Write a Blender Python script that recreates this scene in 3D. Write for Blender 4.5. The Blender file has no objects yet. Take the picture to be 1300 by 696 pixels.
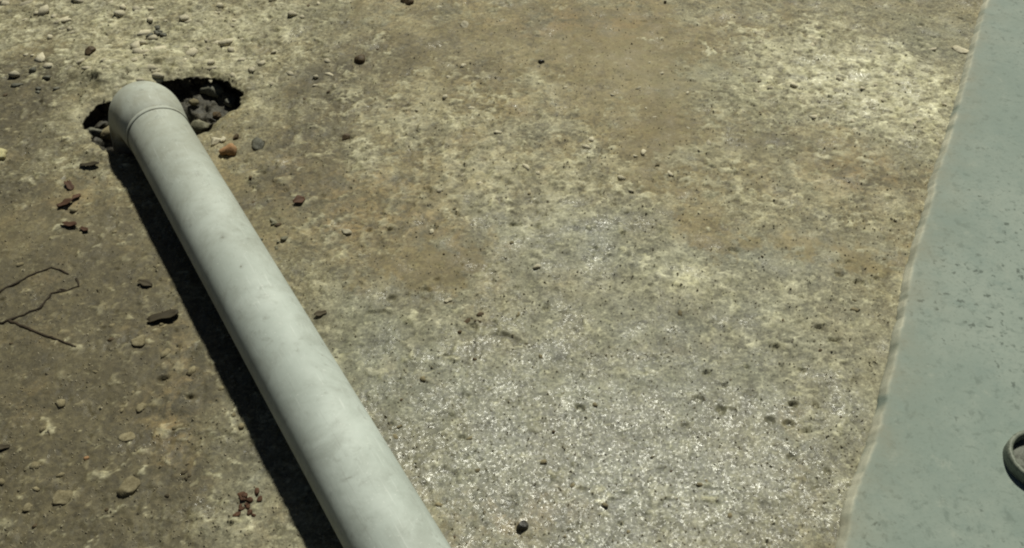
import bpy, bmesh, math, random
import numpy as np

# ------------------------------------------------------------------ camera, light, exposure
scene = bpy.context.scene
col = scene.collection
CAM_H, DEP = 1.0, math.radians(46.0)
FPX = 1200.0                                   # focal length in photograph pixels (1300 wide)

cam_data = bpy.data.cameras.new("camera")
cam_data.sensor_width = 36.0
cam_data.lens = FPX / 1300.0 * 36.0
cam_data.clip_start = 0.02
cam_data.clip_end = 500.0
cam = bpy.data.objects.new("camera", cam_data)
cam.location = (0, 0, CAM_H)
cam.rotation_euler = (math.pi / 2 - DEP, 0, 0)
col.objects.link(cam)
scene.camera = cam

SUN_AZ, SUN_EL = math.radians(17.0), math.radians(55.0)     # azimuth clockwise from +Y
world = bpy.data.worlds.new("World")
scene.world = world
world.use_nodes = True
wnt = world.node_tree
wnt.nodes.clear()
sky = wnt.nodes.new("ShaderNodeTexSky")
sky.sky_type = 'NISHITA'
sky.sun_disc = False
sky.sun_elevation = SUN_EL
sky.sun_rotation = SUN_AZ
bg = wnt.nodes.new("ShaderNodeBackground")
bg.inputs[1].default_value = 0.016
wout = wnt.nodes.new("ShaderNodeOutputWorld")
wnt.links.new(sky.outputs[0], bg.inputs[0])
wnt.links.new(bg.outputs[0], wout.inputs[0])

sun_data = bpy.data.lights.new("sun", 'SUN')
sun_data.energy = 4.2
sun_data.angle = math.radians(2.8)
sun_data.color = (1.0, 0.985, 0.84)
sun = bpy.data.objects.new("sun", sun_data)
sun.rotation_euler = (math.pi / 2 - SUN_EL, 0, math.pi - SUN_AZ)
sun.location = (0.6, 3, 4)
col.objects.link(sun)

scene.view_settings.view_transform = 'Standard'
scene.view_settings.look = 'None'
scene.view_settings.gamma = 1.0
scene.view_settings.exposure = 0.0
scene.view_settings.use_curve_mapping = False
scene.render.engine = 'CYCLES'
scene.cycles.filter_width = 2.1
scene.cycles.max_bounces = 6

rng = random.Random(7)
SD, CD = math.sin(DEP), math.cos(DEP)


def at(u, v, z=0.0):
    """ground (or height z) point seen at photograph pixel u, v"""
    x, y = (u - 650.0) / FPX, (348.0 - v) / FPX
    d = (x, y * SD + CD, y * CD - SD)
    t = (z - CAM_H) / d[2]
    return np.array([d[0] * t, d[1] * t, z])


# ------------------------------------------------------------------ noise
def _hash(ix, iy, seed):
    U = np.uint32
    h = (np.asarray(ix).astype(np.int32).astype(U) * U(374761393) + np.asarray(iy).astype(np.int32).astype(U) * U(668265263)
         + U((seed * 1442695041) & 0xFFFFFFFF))
    h = (h ^ (h >> U(13))) * U(1274126177)
    h = (h ^ (h >> U(16))) * U(2246822519)
    return h ^ (h >> U(15))


_ANG = np.linspace(0, 2 * np.pi, 256, endpoint=False)
_GX, _GY = np.cos(_ANG).astype(np.float32), np.sin(_ANG).astype(np.float32)


def gnoise(x, y, seed=0):
    ix, iy = np.floor(x), np.floor(y)
    fx, fy = x - ix, y - iy
    u = fx * fx * fx * (fx * (fx * 6 - 15) + 10)
    v = fy * fy * fy * (fy * (fy * 6 - 15) + 10)
    def g(dx, dy):
        k = (_hash(ix + dx, iy + dy, seed) & 255)
        return _GX[k] * (fx - dx) + _GY[k] * (fy - dy)
    a = g(0, 0) * (1 - u) + g(1, 0) * u
    b = g(0, 1) * (1 - u) + g(1, 1) * u
    return (a * (1 - v) + b * v) * 1.5


def fbm(x, y, scale, octv=4, seed=0, gain=0.5):
    s, amp, tot, f = 0.0, 1.0, 0.0, 1.0 / scale
    for o in range(octv):
        s = s + amp * gnoise(x * f + 17.3 * o, y * f - 9.1 * o, seed + o * 31)
        tot += amp
        amp *= gain
        f *= 2.03
    return s / tot * 1.4


def worley(x, y, scale, seed=0):
    X, Y = x / scale, y / scale
    ix, iy = np.floor(X), np.floor(Y)
    best = np.full(X.shape, 9.0)
    cid = np.zeros(X.shape)
    for dx in (-1, 0, 1):
        for dy in (-1, 0, 1):
            h = _hash(ix + dx, iy + dy, seed)
            px = ix + dx + (h & 1023) / 1023.0
            py = iy + dy + ((h >> 10) & 1023) / 1023.0
            d = (X - px) ** 2 + (Y - py) ** 2
            m = d < best
            best = np.where(m, d, best)
            cid = np.where(m, ((h >> 20) & 1023) / 1023.0, cid)
    return np.sqrt(best), cid


def sstep(a, b, x):
    t = np.clip((x - a) / (b - a), 0, 1)
    return t * t * (3 - 2 * t)


# ------------------------------------------------------------------ node helpers
def new_mat(name):
    m = bpy.data.materials.new(name)
    m.use_nodes = True
    nt = m.node_tree
    return m, nt, nt.nodes["Principled BSDF"]


class NT:
    def __init__(self, nt):
        self.nt = nt
        self.tc = nt.nodes.new("ShaderNodeTexCoord")

    def link(self, a, b):
        self.nt.links.new(a, b)

    def put(self, val, sock):
        if hasattr(val, "is_linked") or isinstance(val, bpy.types.NodeSocket):
            self.link(val, sock)
        elif isinstance(val, (tuple, list)) and len(val) == 3 and len(sock.default_value) == 4:
            sock.default_value = (*val, 1)
        else:
            sock.default_value = val

    def noise(self, scale, detail=4, rough=0.55, coord='Object', dist=0.0, vec=None):
        n = self.nt.nodes.new("ShaderNodeTexNoise")
        n.inputs['Scale'].default_value = scale
        n.inputs['Detail'].default_value = detail
        n.inputs['Roughness'].default_value = rough
        n.inputs['Distortion'].default_value = dist
        self.link(vec if vec is not None else self.tc.outputs[coord], n.inputs['Vector'])
        return n.outputs['Fac']

    def voronoi(self, scale, coord='Object', out='Distance', rand=1.0):
        n = self.nt.nodes.new("ShaderNodeTexVoronoi")
        n.inputs['Scale'].default_value = scale
        n.inputs['Randomness'].default_value = rand
        self.link(self.tc.outputs[coord], n.inputs['Vector'])
        return n.outputs[out]

    def attr(self, name):
        n = self.nt.nodes.new("ShaderNodeAttribute")
        n.attribute_name = name
        return n.outputs['Fac']

    def ramp(self, fac, lo, hi):
        n = self.nt.nodes.new("ShaderNodeMapRange")
        n.interpolation_type = 'SMOOTHSTEP'
        n.inputs['From Min'].default_value = lo
        n.inputs['From Max'].default_value = hi
        self.link(fac, n.inputs['Value'])
        return n.outputs['Result']

    def lerp(self, fac, lo, hi):
        n = self.nt.nodes.new("ShaderNodeMapRange")
        self.link(fac, n.inputs['Value'])
        n.inputs['To Min'].default_value = lo
        n.inputs['To Max'].default_value = hi
        return n.outputs['Result']

    def mix(self, fac, a, b, mode='MIX'):
        n = self.nt.nodes.new("ShaderNodeMix")
        n.data_type = 'RGBA'
        n.blend_type = mode
        self.put(fac, n.inputs[0])
        self.put(a, n.inputs[6])
        self.put(b, n.inputs[7])
        return n.outputs[2]

    def math(self, op, a, b=0.0):
        n = self.nt.nodes.new("ShaderNodeMath")
        n.operation = op
        self.put(a, n.inputs[0])
        self.put(b, n.inputs[1])
        return n.outputs[0]

    def bump(self, height, strength, dist, prev=None):
        n = self.nt.nodes.new("ShaderNodeBump")
        n.inputs['Strength'].default_value = strength
        n.inputs['Distance'].default_value = dist
        self.link(height, n.inputs['Height'])
        if prev is not None:
            self.link(prev, n.inputs['Normal'])
        return n.outputs['Normal']


# ------------------------------------------------------------------ materials
def ground_material():
    m, nt, b = new_mat("damp_concrete_and_mud")
    N = NT(nt)
    mud, pale, green, dark, wet, silt_shade = (N.attr(k) for k in ("mud", "pale", "green", "dark", "wet", "silt_shade"))
    n_big = N.noise(6.0, 4, 0.6)
    n_mid = N.noise(45.0, 5, 0.65)
    n_fine = N.noise(260.0, 3, 0.7)
    n_grain = N.noise(620.0, 2, 0.6)
    # bare concrete: grey paste where washed clean, stained tan elsewhere, light sand grains
    grey = N.attr("grey")
    paste = N.mix(grey, (0.236, 0.204, 0.112), (0.232, 0.234, 0.180))
    damp = N.mix(grey, (0.132, 0.115, 0.054), (0.142, 0.146, 0.102))
    conc = N.mix(N.ramp(n_mid, 0.30, 0.62), damp, paste)
    conc = N.mix(N.math('MULTIPLY', N.ramp(n_big, 0.48, 0.72), 0.5), conc, (0.31, 0.298, 0.208))
    conc = N.mix(N.math('MULTIPLY', N.ramp(n_fine, 0.50, 0.74), 0.75), conc, (0.45, 0.44, 0.31))
    conc = N.mix(N.math('MULTIPLY', N.ramp(n_fine, 0.46, 0.27), 0.8), conc, (0.070, 0.062, 0.038))
    # mud film: ochre to dark brown, finely grained
    mudc = N.mix(N.ramp(n_big, 0.35, 0.68), (0.178, 0.140, 0.060), (0.240, 0.201, 0.106))
    mudc = N.mix(N.math('MULTIPLY', N.ramp(n_mid, 0.45, 0.75), 0.7), mudc, (0.258, 0.231, 0.124))
    mudc = N.mix(N.math('MULTIPLY', N.ramp(n_fine, 0.52, 0.78), 0.5), mudc, (0.38, 0.33, 0.215))
    mudc = N.mix(N.math('MULTIPLY', N.ramp(n_fine, 0.46, 0.25), 0.45), mudc, (0.085, 0.064, 0.032))
    c = N.mix(mud, conc, mudc)
    c = N.mix(N.math('MULTIPLY', pale, N.lerp(n_fine, 0.60, 1.20)), c, N.mix(N.ramp(n_mid, 0.3, 0.7), (0.40, 0.378, 0.215), (0.79, 0.765, 0.565)))
    c = N.mix(N.math('MULTIPLY', green, N.lerp(n_mid, 0.3, 1.1)), c, (0.125, 0.128, 0.075))
    c = N.mix(N.math('MULTIPLY', dark, 0.92), c, N.mix(n_mid, (0.056, 0.046, 0.021), (0.092, 0.078, 0.042)))
    c = N.mix(silt_shade, c, N.mix(N.ramp(n_fine, 0.4, 0.7), (0.030, 0.027, 0.018), (0.085, 0.077, 0.054)))  # silt on the hole floor; on its walls the same dark colour paints shade
    c = N.mix(N.math('MULTIPLY', N.attr("grains"), N.lerp(n_fine, 0.35, 0.95)), c, N.mix(grey, (0.098, 0.082, 0.042), (0.088, 0.088, 0.062)))
    n_mot = N.noise(150.0, 6, 0.72, dist=0.5)
    n_mot2 = N.noise(28.0, 6, 0.70, dist=0.8)
    c = N.mix(N.math('MULTIPLY', N.attr("rust"), N.ramp(n_mot2, 0.40, 0.66)), c, (0.215, 0.150, 0.064))
    rough_w = N.lerp(N.attr("smooth"), 1.0, 0.35)
    c = N.mix(rough_w, c, N.mix(1.0, c, N.mix(N.ramp(n_mot, 0.36, 0.66), (0.70,) * 3, (1.26, 1.26, 1.24)), 'MULTIPLY'))
    c = N.mix(rough_w, c, N.mix(1.0, c, N.mix(N.ramp(n_mot2, 0.34, 0.68), (0.74, 0.73, 0.70), (1.25,) * 3), 'MULTIPLY'))
    c = N.mix(N.math('MULTIPLY', N.ramp(wet, 0.2, 0.9), 0.9), c, N.mix(1.0, c, (0.80, 0.80, 0.80), 'MULTIPLY'))     # soaked concrete is darker
    fleck = N.math('MULTIPLY', N.ramp(N.noise(95.0, 5, 0.62, dist=1.2), 0.595, 0.66), N.math('SUBTRACT', 1.0, silt_shade))
    c = N.mix(N.math('MULTIPLY', fleck, N.math('MULTIPLY', N.lerp(N.attr("fleck"), 0.05, 0.45), rough_w)), c, (0.50, 0.47, 0.285))
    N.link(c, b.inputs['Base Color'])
    r = N.mix(wet, (0.74,) * 3, (0.52,) * 3)
    N.link(N.math('ADD', r, N.math('MULTIPLY', N.math('SUBTRACT', n_mid, 0.5), 0.35)), b.inputs['Roughness'])
    b.inputs['Specular IOR Level'].default_value = 0.5
    bump1 = N.bump(n_fine, 0.45, 0.0014)
    bump2 = N.bump(n_grain, 0.45, 0.0009, bump1)
    N.link(bump2, b.inputs['Normal'])
    # thin water film on the damp patches
    vor = nt.nodes.new("ShaderNodeTexVoronoi")
    vor.inputs['Scale'].default_value = 330.0
    N.link(N.tc.outputs['Object'], vor.inputs['Vector'])
    geo = nt.nodes.new("ShaderNodeNewGeometry")

    def vmath(op, a, b_):
        n = nt.nodes.new("ShaderNodeVectorMath")
        n.operation = op
        for k, val in enumerate((a, b_)):
            if val is None:
                continue
            if isinstance(val, tuple):
                n.inputs[k].default_value = val
            else:
                N.link(val, n.inputs[k])
        return n.outputs[0]
    tilt = vmath('MULTIPLY', vmath('SUBTRACT', vor.outputs['Color'], (0.5, 0.5, 0.5)), (0.54, 0.54, 0.0))
    film = vmath('NORMALIZE', vmath('ADD', bump1, tilt), None)          # wet sand grains, each facing its own way
    N.link(film, b.inputs['Coat Normal'])
    N.link(N.math('MULTIPLY', N.ramp(wet, 0.20, 0.85), N.lerp(N.ramp(n_mid, 0.36, 0.62), 0.20, 0.62)), b.inputs['Coat Weight'])
    b.inputs['Coat Roughness'].default_value = 0.19
    return m


def pipe_material():
    m, nt, b = new_mat("grey_pvc_dusty")
    N = NT(nt)
    at_ = nt.nodes.new("ShaderNodeAttribute")
    at_.attribute_name = "tube_co"
    mp = nt.nodes.new("ShaderNodeMapping")
    mp.inputs['Scale'].default_value = (0.05, 1.0, 1.0)
    N.link(at_.outputs['Vector'], mp.inputs['Vector'])
    n1 = N.noise(9.0, 5, 0.6)
    n2 = N.noise(60.0, 5, 0.68, dist=0.5)
    n3 = N.noise(330.0, 2, 0.6)
    n4 = N.noise(16.0, 7, 0.74, dist=0.5)
    scr = N.noise(420.0, 2, 0.5, vec=mp.outputs[0])
    dust, grime = N.attr("dust"), N.attr("grime")
    c = N.mix(N.ramp(n1, 0.35, 0.7), (0.395, 0.442, 0.408), (0.500, 0.552, 0.515))
    c = N.mix(N.math('MULTIPLY', N.ramp(n4, 0.42, 0.70), N.lerp(dust, 0.50, 0.95)), c, (0.275, 0.302, 0.270))
    c = N.mix(N.math('MULTIPLY', dust, N.lerp(n4, 0.2, 0.95)), c, (0.340, 0.335, 0.262))
    c = N.mix(N.math('MULTIPLY', N.ramp(n2, 0.54, 0.74), N.lerp(dust, 0.40, 0.75)), c, (0.225, 0.235, 0.205))
    c = N.mix(N.math('MULTIPLY', N.ramp(scr, 0.64, 0.74), N.lerp(n1, 0.0, 0.55)), c, (0.66, 0.69, 0.655))
    c = N.mix(N.math('MULTIPLY', N.ramp(scr, 0.36, 0.27), N.lerp(n4, 0.0, 0.55)), c, (0.29, 0.30, 0.275))
    c = N.mix(N.ramp(n2, 0.69, 0.73), c, (0.15, 0.145, 0.11))
    c = N.mix(N.math('MULTIPLY', N.ramp(n3, 0.66, 0.74), 0.5), c, (0.68, 0.69, 0.65))
    c = N.mix(N.math('MULTIPLY', grime, N.ramp(n4, 0.30, 0.62)), c, (0.150, 0.128, 0.075))
    N.link(c, b.inputs['Base Color'])
    N.link(N.lerp(n2, 0.50, 0.80), b.inputs['Roughness'])
    b.inputs['Specular IOR Level'].default_value = 0.35
    N.link(N.bump(n2, 0.10, 0.001, N.bump(n1, 0.25, 0.004)), b.inputs['Normal'])
    return m


def wall_material():
    m, nt, b = new_mat("grey_green_plaster")
    N = NT(nt)
    n1 = N.noise(5.0, 6, 0.65)
    n2 = N.noise(36.0, 6, 0.72)
    n3 = N.noise(190.0, 4, 0.7)
    n4 = N.noise(60.0, 5, 0.65, dist=0.3)
    n5 = N.noise(85.0, 4, 0.6, dist=0.2)
    c = N.mix(N.ramp(n1, 0.35, 0.68), (0.184, 0.232, 0.200), (0.240, 0.282, 0.242))
    c = N.mix(N.math('MULTIPLY', N.ramp(n2, 0.48, 0.72), 0.75), c, (0.166, 0.216, 0.190))
    c = N.mix(N.math('MULTIPLY', N.ramp(n2, 0.45, 0.28), 0.7), c, (0.262, 0.298, 0.252))
    c = N.mix(N.math('MULTIPLY', N.ramp(n4, 0.54, 0.68), 0.55), c, (0.104, 0.138, 0.116))
    c = N.mix(N.math('MULTIPLY', N.math('MULTIPLY', N.ramp(n5, 0.575, 0.68), 0.9), N.ramp(n1, 0.44, 0.58)), c, (0.055, 0.075, 0.060))
    c = N.mix(N.math('MULTIPLY', N.ramp(n3, 0.50, 0.74), 0.5), c, (0.120, 0.155, 0.130))
    c = N.mix(N.math('MULTIPLY', N.attr("splash"), N.lerp(n3, 0.2, 0.9)), c, (0.215, 0.205, 0.145))
    c = N.mix(N.math('MULTIPLY', N.attr("rim_light"), N.lerp(n3, 0.35, 1.1)), c, (0.62, 0.60, 0.47))  # bright rim of the ledge put into the colour
    N.link(c, b.inputs['Base Color'])
    b.inputs['Roughness'].default_value = 0.75
    N.link(N.bump(n3, 0.35, 0.0008, N.bump(n2, 0.2, 0.002)), b.inputs['Normal'])
    return m


def stone_material(name, lo, hi, rough=0.8, scale=1.8, wet=0.25):
    m, nt, b = new_mat(name)
    N = NT(nt)
    oi = nt.nodes.new("ShaderNodeObjectInfo")
    n = N.noise(scale, 4, 0.65)
    n2 = N.noise(scale * 5, 2, 0.6)
    c = N.mix(N.ramp(n, 0.3, 0.7), lo, hi)
    c = N.mix(N.math('MULTIPLY', N.ramp(n2, 0.55, 0.75), 0.4), c, tuple(min(0.85, h * 1.35) for h in hi))
    c = N.mix(N.math('MULTIPLY', N.ramp(n2, 0.45, 0.28), 0.5), c, tuple(l * 0.5 for l in lo))
    hs = nt.nodes.new("ShaderNodeHueSaturation")
    N.link(N.lerp(oi.outputs['Random'], 0.72, 1.2), hs.inputs['Value'])
    N.link(c, hs.inputs['Color'])
    N.link(hs.outputs[0], b.inputs['Base Color'])
    b.inputs['Roughness'].default_value = rough
    b.inputs['Specular IOR Level'].default_value = wet
    N.link(N.bump(n2, 0.5, 0.001), b.inputs['Normal'])
    return m


M_GROUND = ground_material()
M_PIPE = pipe_material()
M_WALL = wall_material()
M_PALE = stone_material("pale_limestone", (0.40, 0.36, 0.25), (0.60, 0.55, 0.41))
M_CREAM = stone_material("cream_stone", (0.42, 0.38, 0.19), (0.58, 0.53, 0.31))
M_BUFF = stone_material("buff_stone", (0.15, 0.125, 0.068), (0.27, 0.235, 0.145))
M_GREY = stone_material("grey_stone", (0.085, 0.085, 0.064), (0.165, 0.160, 0.122), 0.6)
M_OLIVE = stone_material("olive_stone", (0.13, 0.125, 0.08), (0.22, 0.205, 0.14), 0.6)
M_BROWN = stone_material("brown_stone", (0.06, 0.042, 0.022), (0.12, 0.085, 0.045), 0.6)
M_BLACK = stone_material("dark_wet_stone", (0.018, 0.017, 0.013), (0.05, 0.047, 0.036), 0.35, wet=0.5)
M_BRICK = stone_material("orange_brick", (0.27, 0.145, 0.065), (0.42, 0.26, 0.14), 0.85)
M_LEAF = stone_material("dead_leaf", (0.045, 0.022, 0.012), (0.12, 0.06, 0.032), 0.7)
M_LEAF2 = stone_material("brown_leaf", (0.035, 0.028, 0.016), (0.085, 0.068, 0.038), 0.7)
M_TWIG = stone_material("dark_bark", (0.020, 0.014, 0.008), (0.055, 0.04, 0.024), 0.8, scale=150)
M_STUB = stone_material("stained_grey_plastic", (0.12, 0.135, 0.105), (0.22, 0.24, 0.19), 0.5, scale=60)
M_GREY2 = stone_material("grey_silt", (0.06, 0.062, 0.05), (0.17, 0.18, 0.15), 0.6, scale=70)


# ------------------------------------------------------------------ object helpers
def obj(name, mesh, mat=None, parent=None, kind=None):
    if mat is not None and not mesh.materials:
        mesh.materials.append(mat)
    o = bpy.data.objects.new(name, mesh)
    col.objects.link(o)
    if parent is not None:
        o.parent = parent
    if kind:
        o["kind"] = kind
    return o


def tag(o, label, cat, group=None):
    o["label"] = label
    o["category"] = cat
    if group:
        o["group"] = group
    return o


def mesh_from(name, verts, faces, smooth=True):
    me = bpy.data.meshes.new(name)
    me.from_pydata([tuple(v) for v in verts], [], faces)
    me.validate()
    if smooth:
        me.polygons.foreach_set("use_smooth", [True] * len(me.polygons))
    me.update()
    return me


def grid_mesh(name, X, Y, Z, attrs=None):
    ny, nx = X.shape
    co = np.stack([X, Y, Z], -1).reshape(-1, 3).astype(np.float32)
    i = np.arange(ny * nx, dtype=np.int32).reshape(ny, nx)
    q = np.stack([i[:-1, :-1], i[:-1, 1:], i[1:, 1:], i[1:, :-1]], -1).reshape(-1, 4)
    me = bpy.data.meshes.new(name)
    me.vertices.add(len(co))
    me.vertices.foreach_set("co", co.ravel())
    me.loops.add(q.size)
    me.loops.foreach_set("vertex_index", q.ravel())
    me.polygons.add(len(q))
    me.polygons.foreach_set("loop_start", np.arange(0, q.size, 4, dtype=np.int32))
    me.polygons.foreach_set("use_smooth", np.ones(len(q), dtype=bool))
    me.update(calc_edges=True)
    for k, a in (attrs or {}).items():
        at_ = me.attributes.new(k, 'FLOAT', 'POINT')
        at_.data.foreach_set("value", a.astype(np.float32).ravel())
    return me


# ------------------------------------------------------------------ pipe layout (needed by the ground's hole)
PR = 0.0495                                       # pipe radius
PDIR = np.array([-0.5232, 0.8522, 0.0])           # along the pipe, away from the camera
PN = np.array([0.8522, 0.5232, 0.0])              # to its right
P0 = np.array([-0.4315, 1.0, PR + 0.001])         # a point of the axis
top = at(204, 133, 2 * PR + 0.006)
S_COL = float((top - P0) @ PDIR)                  # collar (socket mouth) position along the axis
S_BEND = S_COL + 0.048
BEND_R = 0.060
ELB = P0 + PDIR * (S_BEND + BEND_R)               # elbow goes down here


# ------------------------------------------------------------------ ground
def axis_coords(a, b, step, far, grow=1.07):
    core = list(np.arange(a, b, step))
    d, lo, hi = step, [], []
    x = a
    while x > -far:
        d *= grow
        x -= d
        lo.append(x)
    d, x = step, core[-1]
    while x < far:
        d *= grow
        x += d
        hi.append(x)
    return np.array(lo[::-1] + core + hi)


STEP = 0.0023
xs = axis_coords(-1.12, 1.02, STEP, 40.0)
ys = axis_coords(0.46, 1.86, STEP, 40.0)
GX, GY = (a.astype(np.float32) for a in np.meshgrid(xs, ys))


def blob_sum(blobs):
    """soft patches given as photograph pixel centre, radii in pixels and weight, laid on the ground plane"""
    out = np.zeros_like(GX)
    for u, v, ru, rv, w in blobs:
        c = at(u, v)
        rx = abs(at(u + ru, v)[0] - at(u - ru, v)[0]) / 2
        ry = abs(at(u, v + rv)[1] - at(u, v - rv)[1]) / 2
        out += w * np.exp(-(((GX - c[0]) / rx) ** 2 + ((GY - c[1]) / ry) ** 2))
    return out


def poly_sdf(pts):
    P = np.array([p[:2] for p in pts])
    d = np.full(GX.shape, 9.0)
    inside = np.zeros(GX.shape, bool)
    n = len(P)
    for i in range(n):
        a, b = P[i], P[(i + 1) % n]
        e = b - a
        t = np.clip(((GX - a[0]) * e[0] + (GY - a[1]) * e[1]) / (e @ e), 0, 1)
        d = np.minimum(d, np.hypot(GX - a[0] - t * e[0], GY - a[1] - t * e[1]))
        if a[1] != b[1]:
            c = ((a[1] > GY) != (b[1] > GY)) & (GX < e[0] * (GY - a[1]) / e[1] + a[0])
            inside ^= c
    return np.where(inside, -d, d)


wx = GX + 0.012 * fbm(GX, GY, 0.06, 3, 91)
wy = GY + 0.012 * fbm(GX, GY, 0.06, 3, 92)

rock = 0.0028 * fbm(wx, wy, 0.085, 4, 3, 0.5) + 0.0008 * fbm(GX, GY, 0.011, 3, 11, 0.65)
w2x = wx + 0.005 * fbm(GX, GY, 0.014, 2, 93)
w2y = wy + 0.005 * fbm(GX, GY, 0.014, 2, 94)
f1, cid = worley(w2x, w2y, 0.017, 5)
dome = np.clip(0.52 - f1, 0, 1) * (cid > 0.62)
rock_k = 1 - 0.6 * np.exp(-(((GX - 0.12) / 0.42) ** 2 + ((GY - 0.66) / 0.24) ** 2))
rock *= rock_k
rock += 0.0036 * dome * rock_k
f2, cid2 = worley(w2x, w2y, 0.030, 8)
dome2 = np.clip(0.42 - f2, 0, 1) * (cid2 > 0.80)
rock += 0.005 * dome2 * rock_k

mud_w = blob_sum([
    (760, 55, 230, 75, 1.1), (540, 90, 150, 70, 0.6), (835, 160, 70, 110, 0.9), (470, 20, 120, 40, 0.4),
    (560, 330, 140, 70, 0.9), (500, 250, 110, 60, 0.6), (1010, 195, 150, 45, 0.8), (1090, 225, 90, 40, 0.6),
    (1060, 318, 150, 32, 0.9), (900, 330, 110, 60, 0.35), (640, 190, 150, 60, 0.25),
    (60, 330, 170, 110, 1.2), (100, 480, 180, 100, 1.0), (30, 95, 60, 60, 1.0), (60, 610, 160, 90, 0.7),
    (320, 260, 70, 60, 0.6), (420, 200, 60, 60, 0.4), (1130, 150, 60, 30, 0.2), (950, 40, 80, 30, 0.3),
    (760, 580, 330, 130, -1.0), (720, 300, 130, 45, -0.7), (1080, 110, 150, 70, -0.6),
    (180, 40, 220, 70, -0.35), (300, 620, 110, 90, -0.1), (980, 480, 150, 120, -0.6), (500, 500, 120, 120, -0.4)])
grey = np.clip(blob_sum([(780, 570, 400, 190, 1.0), (720, 300, 150, 50, 0.8), (480, 440, 120, 90, 0.6), (900, 400, 200, 70, 0.5),
                         (1000, 330, 120, 40, 0.4), (1190, 60, 60, 40, 0.4), (340, 560, 60, 120, 0.4)])
               + 0.35 * fbm(GX, GY, 0.08, 4, 25), 0, 1)
mud_level = -0.0016 - 0.0008 * grey + 0.0036 * mud_w + 0.0016 * fbm(GX, GY, 0.11, 4, 21) + 0.0004 * fbm(GX, GY, 0.012, 3, 23)
diff = mud_level - rock
mud = sstep(-0.0004, 0.0010, diff)
Z = np.where(diff > 0, rock + diff * 0.92, rock)

pale_w = blob_sum([
    (1075, 105, 120, 55, 1.5), (1160, 130, 60, 55, 0.9), (990, 60, 90, 40, 0.6), (1010, 130, 90, 40, 0.5),
    (130, 45, 170, 55, 0.75), (60, 20, 120, 40, 0.3), (330, 25, 120, 45, 0.35), (200, 95, 90, 30, 0.7),
    (500, 130, 110, 50, 0.35), (680, 110, 100, 60, 0.25), (690, 200, 140, 30, 0.5), (920, 230, 130, 40, 0.45),
    (850, 350, 60, 25, 0.9), (720, 300, 110, 35, 0.25), (440, 300, 60, 50, 0.45), (1000, 260, 130, 30, 0.5),
    (1010, 390, 120, 50, 0.35), (1180, 170, 40, 150, 0.3), (1150, 330, 40, 90, 0.35), (640, 400, 200, 30, 0.25),
    (140, 200, 60, 40, 0.3), (300, 500, 50, 150, 0.2), (800, 600, 260, 90, 0.22), (1060, 600, 60, 90, 0.3)])
pn = fbm(w2x * 0.75, w2y, 0.020, 5, 41, 0.68)
pn3 = fbm(wx, wy, 0.09, 3, 45)
pn2 = fbm(wx, wy, 0.006, 2, 43)
pale_w = np.minimum(pale_w, 1.1)
pale = sstep(0.60, 1.02, pale_w * 0.62 + 0.22 + 1.10 * pn + 0.25 * pn2 + 0.30 * pn3 + rock * 40) * (1 - 0.42 * mud)
pale = np.maximum(pale, sstep(0.06, 0.18, dome) * sstep(0.6, 1.05, pale_w + (cid - 0.6) * 1.4) * (1 - 0.75 * mud) * 0.8)
pale = np.maximum(pale, sstep(0.04, 0.14, dome2) * sstep(0.84, 0.95, cid2) * (1 - 0.8 * mud) * 0.55)
Z += 0.0012 * pale

green = np.clip(blob_sum([
    (900, 105, 60, 45, 0.9), (1190, 50, 50, 35, 0.9), (355, 290, 45, 40, 0.8), (470, 450, 90, 70, 0.5),
    (420, 20, 80, 30, 0.6), (45, 105, 60, 30, 0.6), (205, 40, 40, 16, 0.6), (980, 160, 80, 35, 0.5),
    (940, 210, 100, 35, 0.35), (530, 520, 60, 60, 0.3), (820, 350, 50, 80, 0.2), (1180, 210, 60, 40, 0.5)])
    + 0.45 * fbm(GX, GY, 0.05, 4, 51) - 0.12, 0, 1) * 0.7
dark = np.clip(blob_sum([
    (40, 360, 210, 170, 1.0), (110, 520, 220, 150, 0.95), (20, 100, 60, 65, 1.0), (100, 660, 230, 90, 0.8), (10, 180, 90, 90, 0.6),
    (220, 300, 80, 60, 0.35), (540, 75, 100, 40, 0.65), (420, 120, 60, 90, 0.6), (360, 220, 70, 60, 0.5), (480, 270, 110, 70, 0.45), (640, 180, 90, 40, 0.25), (980, 185, 120, 35, 0.4), (1120, 225, 60, 25, 0.5),
    (560, 340, 110, 40, 0.3), (330, 420, 60, 120, 0.3), (690, 20, 60, 25, 0.4), (400, 130, 50, 70, 0.4), (30, 10, 40, 20, 0.2)])
    + 0.55 * fbm(GX, GY, 0.10, 5, 61, 0.55) - 0.05, 0, 1) * 1.0 * (1 - pale)
wet = np.clip(blob_sum([
    (780, 620, 270, 120, 1.0), (700, 430, 160, 70, 0.3), (720, 300, 140, 50, 0.35), (560, 520, 150, 100, 0.35), (960, 520, 150, 110, 0.25),
    (1080, 110, 110, 60, 0.3)]) + 0.5 * fbm(GX, GY, 0.05, 4, 71) + 0.1, 0, 1)

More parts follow.
